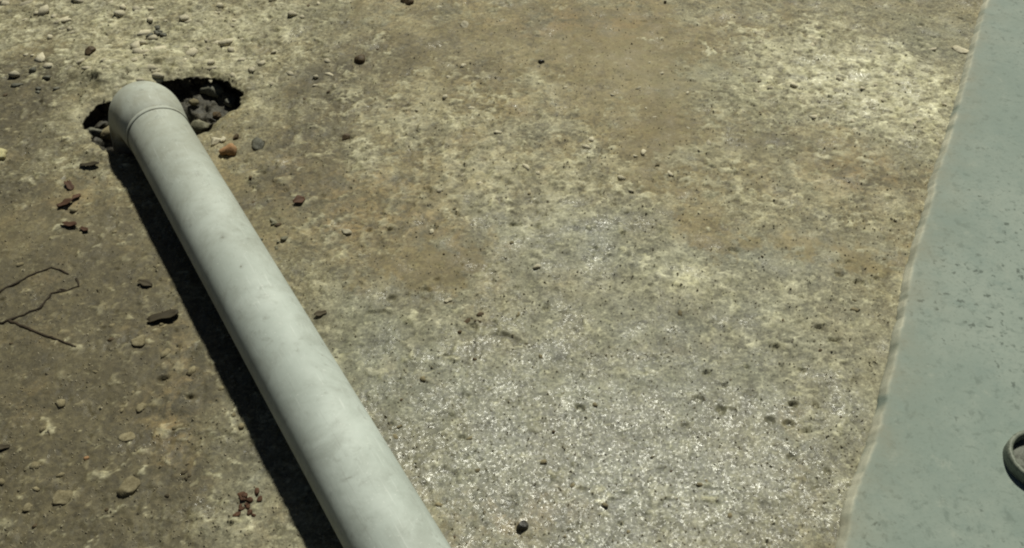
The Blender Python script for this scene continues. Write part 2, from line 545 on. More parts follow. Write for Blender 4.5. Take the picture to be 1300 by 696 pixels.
# curdled flecks of worn lime and dark grain, thick in some places, absent on the smooth mud
fl_w = blob_sum([
    (1075, 105, 140, 60, 1.0), (1170, 130, 60, 60, 0.8), (960, 40, 120, 40, 0.5), (900, 110, 80, 45, 0.55), (930, 215, 190, 60, 0.62),
    (1090, 250, 90, 60, 0.45), (500, 120, 140, 70, 0.52), (660, 110, 90, 50, 0.45), (660, 200, 190, 45, 0.62), (480, 200, 110, 50, 0.45),
    (450, 300, 70, 50, 0.6), (610, 250, 120, 40, 0.4), (720, 290, 120, 45, 0.5), (860, 345, 70, 30, 0.7), (1020, 390, 130, 60, 0.55),
    (150, 45, 210, 65, 0.75), (360, 40, 130, 60, 0.5), (200, 90, 90, 30, 0.6), (80, 210, 120, 60, 0.4), (130, 290, 60, 40, 0.25),
    (170, 430, 130, 60, 0.28), (180, 580, 150, 110, 0.36), (350, 560, 60, 150, 0.4), (620, 420, 220, 45, 0.3), (760, 600, 330, 130, 0.05),
    (480, 420, 90, 60, 0.2), (1080, 560, 60, 150, 0.5), (1150, 330, 40, 120, 0.45), (20, 340, 60, 30, 0.3),
    (780, 60, 130, 45, -0.5), (835, 165, 55, 90, -0.5), (1050, 320, 130, 24, -0.6), (560, 330, 110, 40, -0.35), (1040, 195, 100, 22, -0.25)])
wob_x = wx + 0.010 * fbm(GX, GY, 0.022, 3, 141)
wob_y = wy + 0.007 * fbm(GX, GY, 0.022, 3, 142)
fa = fbm(wob_x * 0.8, wob_y, 0.024, 3, 143, 0.5)
fb = fbm(GX * 0.85 + 0.003 * fbm(GX, GY, 0.02, 2, 150), GY, 0.0105, 4, 144, 0.62)
veil = np.clip(0.62 + 1.1 * fbm(GX, GY, 0.055, 3, 151), 0.18, 1)
veil = np.maximum(veil, np.clip(blob_sum([(1085, 105, 140, 50, 1.2), (1165, 140, 50, 50, 0.8)]), 0, 1))
cover = np.clip(fl_w, -0.5, 1.2) - 0.08 + 0.42 * fbm(GX * 0.8, GY, 0.11, 4, 145, 0.6)
f_big = sstep(0.56, 0.68, fa * 0.95 + 0.35 * fb + 0.78 * cover)
f_sm = sstep(0.56, 0.70, fb * 1.05 + 0.66 * cover + 0.20 * fa)
crust = np.clip(np.maximum(f_big, 0.8 * f_sm) * np.clip(0.80 + 0.7 * fb, 0.35, 1) * veil, 0, 1)
dk = fbm(wob_x * 0.9 + 5, wob_y, 0.013, 4, 147, 0.6)
grains = sstep(0.30, 0.48, dk * 1.0 + 0.30 * cover - 0.2 * f_big) * (1 - 0.8 * crust)
white = np.clip(0.62 + 0.75 * blob_sum([(1080, 105, 150, 60, 1.0), (1160, 140, 60, 60, 0.6), (950, 50, 130, 40, 0.4), (140, 45, 190, 60, 0.35), (860, 345, 70, 30, 0.4), (800, 610, 200, 80, 0.35)]), 0, 1)
soft = sstep(0.15, 0.75, fbm(wx, wy, 0.10, 4, 149) + 0.8 * (fl_w - 0.35)) * 0.38 * (1 - 0.6 * dark)
pale = np.maximum(np.maximum(pale * 0.40, soft), crust * white)
dark *= (1 - 0.75 * crust)
Z += 0.0016 * crust - 0.0012 * grains

smooth = np.clip(blob_sum([(770, 55, 170, 50, 1.0), (835, 160, 60, 100, 0.9), (1060, 318, 140, 28, 1.0), (590, 330, 90, 40, 0.7),
                           (1030, 190, 110, 30, 0.5), (70, 310, 110, 60, 0.6), (80, 480, 110, 50, 0.5), (1130, 128, 40, 16, 0.7)])
                 + 0.4 * fbm(GX, GY, 0.06, 4, 63) - 0.1, 0, 1)
rust = np.clip(blob_sum([(480, 260, 110, 60, 0.6), (1100, 225, 90, 35, 0.8), (235, 520, 50, 90, 0.5), (590, 640, 70, 40, 0.5), (760, 30, 100, 30, 0.6),
                         (310, 200, 80, 40, 0.4), (90, 250, 60, 40, 0.4), (640, 160, 120, 50, 0.3), (700, 640, 60, 30, 0.4)])
               + 0.5 * fbm(GX, GY, 0.10, 4, 65) - 0.05, 0, 1)
fleck = np.clip(0.25 + pale_w + 0.5 * fbm(GX, GY, 0.10, 3, 67) - 0.5 * grey, 0, 1)

# pits and cavities in the concrete
pits = [(208, 481, 8, 5, 8), (241, 504, 8, 5, 7), (1007, 513, 9, 4, 8), (1035, 513, 5, 5, 6), (1002, 538, 12, 5, 6),
        (1022, 547, 12, 4, 6), (541, 241, 9, 5, 6), (579, 272, 9, 5, 6), (652, 285, 10, 4, 6), (497, 379, 8, 5, 7),
        (655, 365, 6, 5, 5), (692, 392, 7, 5, 6), (540, 367, 8, 4, 5), (555, 355, 6, 3, 5), (468, 293, 6, 3, 5),
        (494, 292, 6, 3, 5), (440, 176, 13, 8, 7), (737, 517, 7, 5, 5), (588, 555, 6, 5, 5), (572, 527, 5, 4, 5),
        (930, 317, 9, 5, 5), (790, 295, 6, 3, 5), (985, 440, 6, 4, 5), (1060, 432, 10, 4, 6), (1090, 358, 12, 5, 7),
        (1113, 354, 5, 4, 5), (1066, 350, 6, 4, 5), (898, 473, 9, 4, 5), (887, 506, 9, 5, 5), (915, 519, 8, 5, 5),
        (977, 533, 6, 5, 5), (1005, 580, 8, 5, 5), (1050, 598, 6, 4, 5), (600, 415, 9, 5, 6), (480, 397, 18, 5, 5),
        (1017, 470, 7, 3, 5), (870, 540, 6, 3, 4), (1040, 415, 9, 4, 5), (993, 465, 7, 3, 4)]
for _ in range(90):
    u, v = rng.uniform(440, 1100), rng.uniform(230, 696)
    pits.append((u, v, rng.uniform(2, 5), rng.uniform(1.5, 3.5), rng.uniform(2, 4.5)))
for _ in range(60):
    u, v = rng.uniform(0, 430), rng.uniform(180, 696)
    pits.append((u, v, rng.uniform(2, 6), rng.uniform(1.5, 3.5), rng.uniform(2, 4)))
for _ in range(70):
    u, v = rng.uniform(0, 1230), rng.uniform(0, 230)
    pits.append((u, v, rng.uniform(2, 6), rng.uniform(1.2, 2.6), rng.uniform(2, 4.5)))
for u, v, ru, rv, dep in pits:
    c = at(u, v)
    rx = abs(at(u + ru, v)[0] - at(u - ru, v)[0]) / 2
    ry = abs(at(u, v + rv)[1] - at(u, v - rv)[1]) / 2
    i0, i1 = np.searchsorted(xs, (c[0] - 3 * rx, c[0] + 3 * rx))
    j0, j1 = np.searchsorted(ys, (c[1] - 3 * ry, c[1] + 3 * ry))
    sx, sy = GX[j0:j1, i0:i1], GY[j0:j1, i0:i1]
    wob = 1.25 + 0.9 * fbm(sx + 3.1, sy, 0.009, 3, 77)
    q = np.sqrt(((sx - c[0]) / rx) ** 2 + ((sy - c[1]) / ry) ** 2) * wob
    Z[j0:j1, i0:i1] -= dep * 0.00085 * (1 - sstep(0.5, 1.0, q))

# the broken-out drain hole round the elbow
hole_px = [(104, 150), (122, 132), (150, 124), (190, 108), (225, 98), (258, 95), (288, 101), (306, 116), (303, 131),
           (286, 140), (276, 152), (268, 160), (240, 172), (200, 192), (160, 194), (130, 190), (112, 174)]
sd = poly_sdf([at(*p) for p in hole_px]) + 0.010 * fbm(GX, GY, 0.05, 3, 81) + 0.0022 * fbm(GX, GY, 0.012, 2, 83)
r_el = np.hypot(GX - ELB[0], GY - ELB[1])
floor_z = -0.038 - 0.10 * (1 - sstep(0.05, 0.10, r_el)) + 0.014 * fbm(GX, GY, 0.05, 4, 85) + 0.006 * fbm(GX, GY, 0.015, 2, 87)
inn = 1 - sstep(-0.009, 0.001, sd)
lip = -0.006 * np.exp(-(np.clip(sd, 0, 1) / 0.010) ** 2) * (1 - inn)
Z = Z * (1 - inn) + floor_z * inn + lip
silt_shade = sstep(-0.001, -0.008, Z + 0.003 * fbm(GX, GY, 0.02, 2, 88)) * (sd < 0.002)  # silt of the hole floor, carried up the walls as painted shade
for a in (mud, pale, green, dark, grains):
    a *= (1 - silt_shade)
# lump of cement left against the back of the elbow, worn hump beside it
for u, v, ru, rv, h in [(138, 96, 40, 16, 0.020), (205, 78, 34, 12, 0.012), (128, 196, 26, 12, 0.008), (290, 160, 30, 10, 0.004)]:
    c = at(u, v)
    rx = abs(at(u + ru, v)[0] - at(u - ru, v)[0]) / 2
    ry = abs(at(u, v + rv)[1] - at(u, v - rv)[1]) / 2
    Z += h * np.exp(-(((GX - c[0]) / rx) ** 2 + ((GY - c[1]) / ry) ** 2)) * (1 - inn) * (1 + 0.5 * fbm(GX, GY, 0.03, 3, 95))

# the ground falls away a little where the pipe rests so that it touches without burying
across = np.abs((GX - P0[0]) * PN[0] + (GY - P0[1]) * PN[1])
along = (GX - P0[0]) * PDIR[0] + (GY - P0[1]) * PDIR[1]
under = (1 - sstep(0.02, 0.05, across)) * (along < S_COL)
Z = np.where(under > 0, np.minimum(Z, Z * (1 - under) + under * np.minimum(Z, 0.0005)), Z)

# the slab is undercut: the soil below it has washed out, so the cavity reaches outward under the rim
gy_, gx_ = np.gradient(sd, ys, xs)
gl = np.hypot(gx_, gy_) + 1e-6
push = 0.034 * sstep(-0.006, -0.018, Z) * np.exp(-np.clip(-sd - 0.006, 0, 1) / 0.03) * (sd < 0)
MX, MY = GX + push * gx_ / gl, GY + push * gy_ / gl
ground = obj("ground", grid_mesh("ground", MX, MY, Z, dict(mud=mud, pale=pale, green=green, dark=dark, wet=wet, silt_shade=silt_shade, grey=grey, smooth=smooth, rust=rust, fleck=fleck, grains=grains)),
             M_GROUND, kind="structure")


def gz(x, y):
    i = min(max(int(np.searchsorted(xs, x)), 0), len(xs) - 1)
    j = min(max(int(np.searchsorted(ys, y)), 0), len(ys) - 1)
    return float(Z[j, i])


# ------------------------------------------------------------------ raised cement ledge on the right
LH = 0.014                                        # its height above the ground
edge_px = [(1255, 0), (1246, 30), (1238, 60), (1226, 105), (1214, 150), (1202, 190), (1190, 222), (1183, 260), (1168, 305),
           (1158, 345), (1150, 390), (1143, 425), (1138, 455), (1130, 485), (1124, 515), (1117, 542), (1107, 575), (1094, 607), (1083, 640), (1075, 690)]
E_ = np.array([at(u, v, LH) for u, v in edge_px])[::-1]
WA = E_[0].copy(); WA[2] = 0
WD = E_[-1] - E_[0]; WD[2] = 0; WD = WD / np.linalg.norm(WD)
WN = np.array([-WD[1], WD[0], 0.0])               # out of the ledge, towards the pipe
e_s, e_d = (E_ - WA) @ WD, (E_ - WA) @ WN


def edge_d(s_):
    s_ = np.asarray(s_, float)
    d0 = np.interp(s_, e_s, e_d)
    z0 = np.zeros_like(s_)
    return d0 + 0.0024 * fbm(s_, z0, 0.03, 5, 101, 0.7) + 0.02 * fbm(s_, z0, 0.6, 2, 102) * (np.clip(s_ - e_s[-1], 0, 1) + np.clip(-s_, 0, 1))


def wpt(s, d, z):
    return WA + WD * s + WN * d + np.array([0, 0, z])


ls = axis_coords(-0.12, e_s[-1] + 0.12, 0.004, 2.2, 1.09)
ls = ls[(ls > -1.3) & (ls < 4.0)]
tops = [0.0]
while tops[-1] < 1.6:
    tops.append(tops[-1] + (0.0035 if tops[-1] < 0.35 else 0.03))
tops = np.array(tops)
prof = [(0.0100, -0.030), (0.0090, 0.000), (0.0072, 0.0035), (0.0050, 0.0070), (0.0026, LH - 0.0035), (0.0009, LH - 0.0012), (-0.0008, LH - 0.0003), (-0.0030, LH)]
PDn = np.concatenate([[p[0] for p in prof], -0.0090 - tops, [-1.62]])
PZn = np.concatenate([[p[1] for p in prof], np.full(len(tops), LH), [-0.03]])
SS, DD = np.meshgrid(ls, PDn)
_, ZZ = np.meshgrid(ls, PZn)
chip = 0.16 * sstep(0.30, 0.75, fbm(SS, SS * 0 + 2.0, 0.045, 4, 105, 0.6))             # bites out of the edge
face = (np.arange(len(PDn)) < len(prof) + 2)[:, None]
amt = np.exp(DD / 0.012) * face
off = edge_d(ls)[None, :] * np.exp(np.clip(DD, -9, 0) / 0.25) - 0.006 * chip * amt + 0.0008 * fbm(SS, ZZ + DD, 0.008, 3, 106) * face
zoff = (0.0015 * fbm(SS, DD, 0.30, 2, 107) + 0.00012 * fbm(SS, DD, 0.02, 3, 108)) * (ZZ > 0.012) - 0.003 * chip * amt * (ZZ > 0.012)
q = (WA[:2][:, None, None] + WD[:2][:, None, None] * SS + WN[:2][:, None, None] * (DD + off))
rim_light = np.clip(np.exp(np.minimum(DD - 0.0004, 0) / 0.0012) * (DD > -0.02) + 0.0, 0, 1) * np.clip(0.60 + 1.1 * fbm(SS, DD, 0.05, 4, 109), 0, 1)  # lit rim of the ledge, painted as a broken pale band
splash = np.exp((DD + 0.009) / 0.03) * np.clip(0.55 + 0.6 * fbm(SS, DD, 0.05, 4, 110), 0, 1)
ledge = obj("ledge", grid_mesh("ledge", q[0], q[1], ZZ + zoff, dict(rim_light=rim_light, splash=splash)), M_WALL)
tag(ledge, "smooth grey-green cement ledge with a chipped pale edge along the right side", "ledge")


def frame_mesh(name, rings, closed=True):
    """rings: list of vertex loops of equal length, skinned together"""
    v, f = [], []
    n = len(rings[0])
    for r in rings:
        v += [tuple(p) for p in r]
    for i in range(len(rings) - 1):
        for k in range(n):
            a, b = i * n + k, i * n + (k + 1) % n
            f.append((a, b, b + n, a + n))
    return v, f


# short pipe stub standing in the ledge at the right picture edge
PSC = at(1322, 583, LH + 0.012)


def ring_at(r, z, n=56, jit=0.0, seed=0.0):
    out = []
    for k_ in range(n):
        a = 2 * math.pi * k_ / n
        rr = r * (1 + jit * math.sin(3 * a + seed) + jit * 0.6 * math.sin(7 * a + 2 * seed))
        out.append(np.array([PSC[0] + rr * math.cos(a), PSC[1] + rr * math.sin(a), z]))
    return out


SR = 0.040
stub = bpy.data.objects.new("pipe_stub", None)
col.objects.link(stub)
tag(stub, "short open pipe stub set in the ledge, cut off by the right picture edge", "pipe")
pr_o = [(SR + 0.0005, LH - 0.02), (SR, LH + 0.010), (SR - 0.0005, LH + 0.0165), (SR - 0.002, LH + 0.018), (SR - 0.005, LH + 0.018),
        (SR - 0.0065, LH + 0.0165), (SR - 0.007, LH + 0.002), (SR - 0.007, LH - 0.02)]
v, f = frame_mesh("o", [ring_at(r, z, 56, 0.006, 1.0) for r, z in pr_o])
obj("stub_wall", mesh_from("stub_wall", v, f), M_STUB, stub)
rr_ = [0.0, 0.006, 0.012, 0.018, 0.024, 0.030, SR - 0.0068]
v, f = frame_mesh("o", [[p + np.array([0, 0, 0.006 * math.sin(40 * p[0]) * math.sin(47 * p[1] + 1)]) for p in ring_at(max(r, 0.0005), LH + 0.004, 32)] for r in rr_])
obj("silt_plug", mesh_from("silt_plug", v, f), M_GREY2, stub)


# ------------------------------------------------------------------ the pipe
def tube_rings(path, n=64):
    """path: list of (centre, tangent, radius)"""
    rings = []
    for c, t, r in path:
        t = t / np.linalg.norm(t)
        e1 = PN - t * (PN @ t)
        e1 = e1 / np.linalg.norm(e1)
        e2 = np.cross(e1, t)
        rings.append([c + r * (math.cos(2 * math.pi * k / n) * e1 + math.sin(2 * math.pi * k / n) * e2) for k in range(n)])
    return rings


def add_dust(me, fn):
    co = np.empty(len(me.vertices) * 3, np.float32)
    me.vertices.foreach_get("co", co)
    co = co.reshape(-1, 3)
    me.attributes.new("dust", 'FLOAT', 'POINT').data.foreach_set("value", fn(co).astype(np.float32))
    along, acr, hgt = (co - P0) @ PDIR, (co - P0) @ PN, co[:, 2]
    # soil smeared up the flanks where the pipe lies in the dirt
    g = 1 - sstep(0.012, 0.040, hgt + 0.010 * fbm(along, acr, 0.08, 3, 131))
    me.attributes.new("grime", 'FLOAT', 'POINT').data.foreach_set("value", np.clip(0.9 * g + 0.8 * np.exp(-((along - S_COL - 0.0088) / 0.0012) ** 2) + 0.7 * np.exp(-((along - S_COL + 0.0004) / 0.0012) ** 2), 0, 1).astype(np.float32))
    tc = np.stack([along, acr, hgt], -1).astype(np.float32)
    me.attributes.new("tube_co", 'FLOAT_VECTOR', 'POINT').data.foreach_set("vector", tc.ravel())


def dust_fn(co):
    s = (co - P0) @ PDIR
    return np.clip(0.15 + 0.60 * sstep(-0.35, S_COL, s) + 0.5 * sstep(S_COL - 0.1, S_COL + 0.03, s), 0, 1)


pipe = bpy.data.objects.new("drain_pipe", None)
col.objects.link(pipe)
tag(pipe, "grey plastic drain pipe lying across the ground into a hole", "pipe")
S_END = -1.25
path = [(P0 + PDIR * S_END, PDIR, PR - 0.004), (P0 + PDIR * (S_END + 0.0005), PDIR, PR - 0.0005)]
for s in np.concatenate([np.linspace(S_END + 0.002, S_COL - 0.02, 150), np.arange(S_COL - 0.018, S_COL + 0.02, 0.001)]):
    path.append((P0 + PDIR * s + np.array([0, 0, 0.0008 * math.sin(3.1 * s)]), PDIR, PR))
path.insert(0, (P0 + PDIR * (S_END + 0.3), PDIR, PR - 0.0045))
v, f = frame_mesh("t", tube_rings(path))
me = mesh_from("tube", v, f)
add_dust(me, dust_fn)
obj("tube", me, M_PIPE, pipe)

ER = PR + 0.0062
EDN = np.array([0, 0, -1.0]) - 0.13 * PN
EDN = EDN / np.linalg.norm(EDN)                   # the bend drops slightly to the left
epath = [(P0 + PDIR * (S_COL + 0.001), PDIR, PR + 0.0003), (P0 + PDIR * (S_COL - 0.0004), PDIR, PR + 0.0010),
         (P0 + PDIR * (S_COL + 0.0005), PDIR, PR + 0.0017), (P0 + PDIR * (S_COL + 0.004), PDIR, PR + 0.0019),
         (P0 + PDIR * (S_COL + 0.0068), PDIR, PR + 0.0018), (P0 + PDIR * (S_COL + 0.0080), PDIR, PR + 0.0010),
         (P0 + PDIR * (S_COL + 0.0095), PDIR, PR + 0.0010), (P0 + PDIR * (S_COL + 0.0110), PDIR, PR + 0.0022),
         (P0 + PDIR * (S_BEND - 0.015), PDIR, PR + 0.0040)]
cb = P0 + PDIR * S_BEND + EDN * BEND_R
for k in range(0, 25):
    a = math.pi / 2 * k / 24
    c = cb + PDIR * (BEND_R * math.sin(a)) - EDN * BEND_R * math.cos(a)
    t = PDIR * math.cos(a) + EDN * math.sin(a)
    epath.append((c, t, ER - 0.0008 + 0.0025 * math.sin(a)))
for dz in (0.01, 0.03, 0.06, 0.11):
    epath.append((cb + PDIR * BEND_R + EDN * dz, EDN, ER + 0.0017))
v, f = frame_mesh("e", tube_rings(epath))
me = mesh_from("elbow", v, f)
add_dust(me, dust_fn)
elbow = obj("elbow", me, M_PIPE, pipe)
elbow["label"] = "dusty bend with a grooved collar dropping into the ground"


# ------------------------------------------------------------------ loose things
def rock_mesh(name, seed, sub=3, flat=0.6, cuts=7, rough=0.12):
    r = random.Random(seed)
    bm = bmesh.new()
    bmesh.ops.create_icosphere(bm, subdivisions=sub, radius=1.0)
    planes = []
    for _ in range(cuts):
        n = np.array([r.gauss(0, 1), r.gauss(0, 1), r.gauss(0, 1)])
        planes.append((n / np.linalg.norm(n), r.uniform(0.55, 0.85)))
    el = (r.uniform(0.8, 1.15), r.uniform(0.65, 0.95), flat)
    ph = [r.uniform(0, 6) for _ in range(6)]
    for vv in bm.verts:
        p = np.array(vv.co)
        for n, d in planes:
            k = p @ n - d
            if k > 0:
                p = p - n * k * 0.92
        w = rough * (math.sin(3.1 * p[0] + ph[0]) * math.sin(2.7 * p[1] + ph[1]) + 0.5 * math.sin(6.3 * p[1] + ph[2] + 4 * p[2]) * math.sin(5.7 * p[0] + ph[3])
                     + 0.3 * math.sin(11 * p[2] + ph[4]) * math.sin(12 * p[0] + ph[5]))
        p = p * (1 + w)
        vv.co = (p[0] * el[0], p[1] * el[1], p[2] * el[2])
    me = bpy.data.meshes.new(name)
    bm.to_mesh(me)
    bm.free()
    me.polygons.foreach_set("use_smooth", [True] * len(me.polygons))
    return me


def px_size(u, v, px):
    return abs(at(u + px / 2, v)[0] - at(u - px / 2, v)[0])


def at_surface(u, v):
    """the point of the ground's real surface (hole included) seen at a photograph pixel"""
    for z in np.arange(0.03, -0.16, -0.002):
        p = at(u, v, z)
        if gz(p[0], p[1]) >= z:
            return p
    return at(u, v)


def put_rock(name, u, v, px, mat, label, cat="stone", flat=0.6, sink=0.3, seed=0, rot=None, group=None, cuts=9, rough=0.16):
    p = at_surface(u, v)
    r = px_size(u, v, px) / 2 * 0.88
    sink = sink + 0.20
    o = obj(name, rock_mesh(name, seed * 13 + int(u), flat=flat, cuts=cuts, rough=rough), mat)
    o.location = (p[0], p[1], gz(p[0], p[1]) + r * flat * (1 - 2 * sink))
    o.scale = (r, r, r)
    o.rotation_euler = (0, 0, rot if rot is not None else (u * 0.37) % 6.28)
    return tag(o, label, cat, group)


put_rock("brick_fragment", 291, 193, 32, M_BRICK, "orange brick fragment lying just right of the pipe bend", "brick", 0.7, 0.2, 1)
put_rock("mortar_crumb", 274, 181, 20, M_PALE, "pale crumb of mortar between the pipe and the orange brick fragment", "stone", 0.6, 0.2, 2)
put_rock("mortar_crumb", 284, 178, 12, M_PALE, "small pale crumb touching the far side of the orange brick fragment", "stone", 0.6, 0.2, 3)
put_rock("dark_pebble", 300, 176, 12, M_BROWN, "dark brown lump just behind the orange brick fragment", "stone", 0.7, 0.2, 4)
put_rock("stone", 328, 185, 30, M_GREY, "blue-grey flat stone to the right of the orange brick fragment", "stone", 0.5, 0.4, 5)
put_rock("stone", 256, 160, 30, M_OLIVE, "olive rounded stone wedged between the pipe bend and the hole", "stone", 0.7, 0.3, 6)
put_rock("stone", 138, 170, 26, M_BUFF, "light grey stone in the gap left of the pipe bend", "stone", 0.7, 0.2, 7)
put_rock("stone", 120, 170, 24, M_GREY, "dark grey stone at the left end of the gap beside the pipe bend", "stone", 0.7, 0.3, 8)
put_rock("rubble_lump", 272, 121, 40, M_GREY, "large dark grey lump of rubble lying in the hole", "rubble", 0.55, 0.2, 9, rough=0.2)
put_rock("rubble_lump", 293, 133, 24, M_GREY, "dark lump of rubble at the right edge of the hole floor", "rubble", 0.6, 0.3, 10, rough=0.2)
put_rock("rubble_lump", 246, 133, 20, M_BUFF, "small brown stone in the hole beside the pipe bend", "stone", 0.6, 0.2, 11)
put_rock("pebble", 269, 110, 7, M_PALE, "tiny white pebble on the rubble in the hole", "pebble", 0.6, 0.1, 12)
put_rock("rubble_lump", 276, 147, 20, M_BROWN, "reddish brown lump at the near lip of the hole", "rubble", 0.6, 0.3, 13)
put_rock("stone", 3, 199, 26, M_CREAM, "cream yellow stone cut off by the left picture edge", "stone", 0.6, 0.2, 14)
put_rock("concrete_chip", 163, 621, 34, M_BUFF, "pale buff concrete chip on the mud near the bottom left", "stone", 0.5, 0.2, 15)
put_rock("concrete_chip", 163, 555, 28, M_BUFF, "flat pale chip above the larger buff concrete chip", "stone", 0.25, 0.35, 16)
put_rock("pebble", 177, 434, 24, M_BUFF, "flat buff pebble left of the pipe's shadow halfway up", "pebble", 0.3, 0.25, 17)
put_rock("concrete_chip", 78, 634, 34, M_BUFF, "angular pale chip left of the larger buff concrete chip", "stone", 0.4, 0.3, 18)
put_rock("pebble", 36, 646, 20, M_BUFF, "small pale chip nearest the bottom left corner", "stone", 0.4, 0.3, 19)
put_rock("pebble", 110, 583, 9, M_BRICK, "tiny orange chip on the dark mud at lower left", "stone", 0.6, 0.2, 20)
put_rock("pebble", 180, 519, 18, M_BUFF, "small pale pebble just below the two dark pits", "pebble", 0.5, 0.3, 21)
put_rock("dark_pebble", 663, 669, 22, M_BLACK, "round dark pebble on the glistening concrete at bottom centre", "pebble", 0.75, 0.15, 22, cuts=3, rough=0.05)
put_rock("dark_pebble", 458, 77, 20, M_BROWN, "brown pebble on the mud in the upper middle", "pebble", 0.65, 0.2, 23, cuts=3, rough=0.06)
put_rock("dark_pebble", 517, 3, 18, M_BROWN, "dark pebble cut off by the top picture edge", "pebble", 0.65, 0.15, 24)
put_rock("dark_pebble", 687, 80, 8, M_BLACK, "tiny black pebble alone on smooth mud at top centre", "pebble", 0.8, 0.1, 25)
put_rock("pebble", 681, 340, 14, M_PALE, "white pebble on grey concrete near the picture centre", "pebble", 0.5, 0.15, 26)
put_rock("pebble", 440, 296, 16, M_PALE, "white pebble right of the pipe beside pale crusts", "pebble", 0.5, 0.15, 27)
put_rock("pebble", 569, 382, 12, M_PALE, "small white pebble lying below the smooth brown mud patch", "pebble", 0.5, 0.15, 28)
put_rock("pebble", 548, 295, 9, M_PALE, "tiny white pebble on the smooth brown mud patch", "pebble", 0.6, 0.15, 29)
put_rock("dark_pebble", 115, 66, 18, M_BROWN, "dark brown pebble among pale stones behind the pipe bend", "pebble", 0.65, 0.2, 30)
put_rock("dark_pebble", 440, 175, 22, M_BROWN, "dark brown lump sunk in the mud right of the hole", "stone", 0.6, 0.35, 31)
put_rock("stone", 1219, 64, 24, M_PALE, "flat pale stone beside the ledge in the upper right", "stone", 0.25, 0.25, 32)
put_rock("dark_pebble", 318, 227, 8, M_BROWN, "tiny dark pebble below the orange brick fragment", "pebble", 0.7, 0.1, 33)
put_rock("pebble", 590, 33, 20, M_PALE, "pale lump on the mud near the top centre", "stone", 0.4, 0.35, 34)
put_rock("pebble", 835, 210, 10, M_BUFF, "small buff pebble on the smooth grey mud tongue", "pebble", 0.5, 0.3, 35)


# clods of dark earth
def clod(u, v, n, spread, px, mat, label, cat="dirt clod"):
    r = random.Random(int(u * 7 + v))
    c = at(u, v)
    root = bpy.data.objects.new("earth_clod", None)
    root.location = (c[0], c[1], gz(c[0], c[1]))
    col.objects.link(root)
    tag(root, label, cat)
    for i in range(n):
        s_ = px_size(u, v, px) / 2 * r.uniform(0.5, 1.1)
        x = px_size(u, v, spread) * r.gauss(0, 0.35)
        y = px_size(u, v, spread) * r.gauss(0, 0.35)
        o = obj("lump", rock_mesh("lump", r.randint(0, 9999), sub=2, flat=0.5, rough=0.22), mat, root)
        o.location = (x, y, gz(c[0] + x, c[1] + y) + s_ * 0.1 - root.location[2])
        o.scale = (s_ * r.uniform(.8, 1.4), s_, s_)
        o.rotation_euler = (r.uniform(-.4, .4), r.uniform(-.4, .4), r.uniform(0, 6))


clod(202, 42, 6, 26, 14, M_GREY, "dark green-grey clod of earth behind the hole at top left")
clod(48, 105, 7, 44, 14, M_GREY, "dark mossy clod of earth at the upper left edge")
clod(598, 408, 6, 34, 9, M_BROWN, "row of dark crumbs on concrete below the white pebble", "dirt crumbs")
clod(314, 640, 16, 30, 11, M_LEAF, "dark reddish clump of litter beside the pipe's shadow at the bottom", "litter")
clod(232, 600, 5, 34, 9, M_LEAF2, "scatter of brown crumbs between pale chip and pipe shadow", "dirt crumbs")
clod(350, 298, 7, 34, 12, M_OLIVE, "grey-green crumbly clod against the right side of the pipe")


# dead leaf fragments
def leaf(u, v, lpx, wpx, ang, mat, label, curl=0.28):
    c = at(u, v)
    L, W = px_size(u, v, lpx), px_size(u, v, wpx)
    r = random.Random(int(u * 3 + v * 5))
    nu, nv = 9, 5
    vs, fs = [], []
    for layer in (0, 1):
        for i in range(nu):
            s = i / (nu - 1)
            half = W / 2 * (math.sin(math.pi * (0.08 + 0.84 * s)) ** 0.7) * (1 + 0.25 * math.sin(9 * s + u))
            for j in range(nv):
                t = j / (nv - 1) * 2 - 1
                z = curl * W * (0.55 * t * t + 0.30 * math.sin(3 * s + u) ** 2) + 0.0012 - layer * 0.0009
                vs.append(((s - 0.5) * L, t * half * (1 - 0.25 * curl), z))
    n = nu * nv
    for i in range(nu - 1):
        for j in range(nv - 1):
            a = i * nv + j
            fs.append((a, a + nv, a + nv + 1, a + 1))
            fs.append((n + a, n + a + 1, n + a + nv + 1, n + a + nv))
    rim = [j for j in range(nv)] + [i * nv + nv - 1 for i in range(1, nu)] + [(nu - 1) * nv + j for j in range(nv - 2, -1, -1)] + [i * nv for i in range(nu - 2, 0, -1)]
    for k in range(len(rim)):
        a, b = rim[k], rim[(k + 1) % len(rim)]
        fs.append((a, b, n + b, n + a))
    o = obj("leaf_fragment", mesh_from("leaf_fragment", vs, fs), mat)
    o.location = (c[0], c[1], gz(c[0], c[1]) + 0.001)
    o.rotation_euler = (r.uniform(-.25, .25), r.uniform(-.25, .25), ang)
    tag(o, label, "leaf")


leaf(89, 288, 22, 11, -0.2, M_LEAF, "dark curled leaf scrap on the mud left of the pipe's shadow")
leaf(108, 294, 14, 7, -0.5, M_LEAF, "small dark leaf scrap touching the right end of the larger scrap")
leaf(88, 237, 18, 10, -0.9, M_LEAF, "reddish brown leaf scrap below the pale crusts left of the pipe")
leaf(84, 261, 20, 14, 0.6, M_LEAF, "rust brown leaf scrap just above the dark curled scraps")
leaf(98, 252, 14, 8, 1.2, M_LEAF, "narrow reddish leaf scrap at the right of the rust brown one")
leaf(380, 257, 16, 12, 0.6, M_LEAF, "rust coloured leaf scrap on the mud just right of the pipe")
leaf(208, 405, 40, 18, 0.3, M_LEAF2, "dark crumpled leaf at the edge of the pipe's shadow")
leaf(185, 362, 20, 10, -0.3, M_LEAF2, "small brown leaf scrap above the crumpled leaf by the shadow")
leaf(115, 212, 26, 8, 0.0, M_LEAF2, "dark strip of leaf at the upper end of the pipe's shadow")
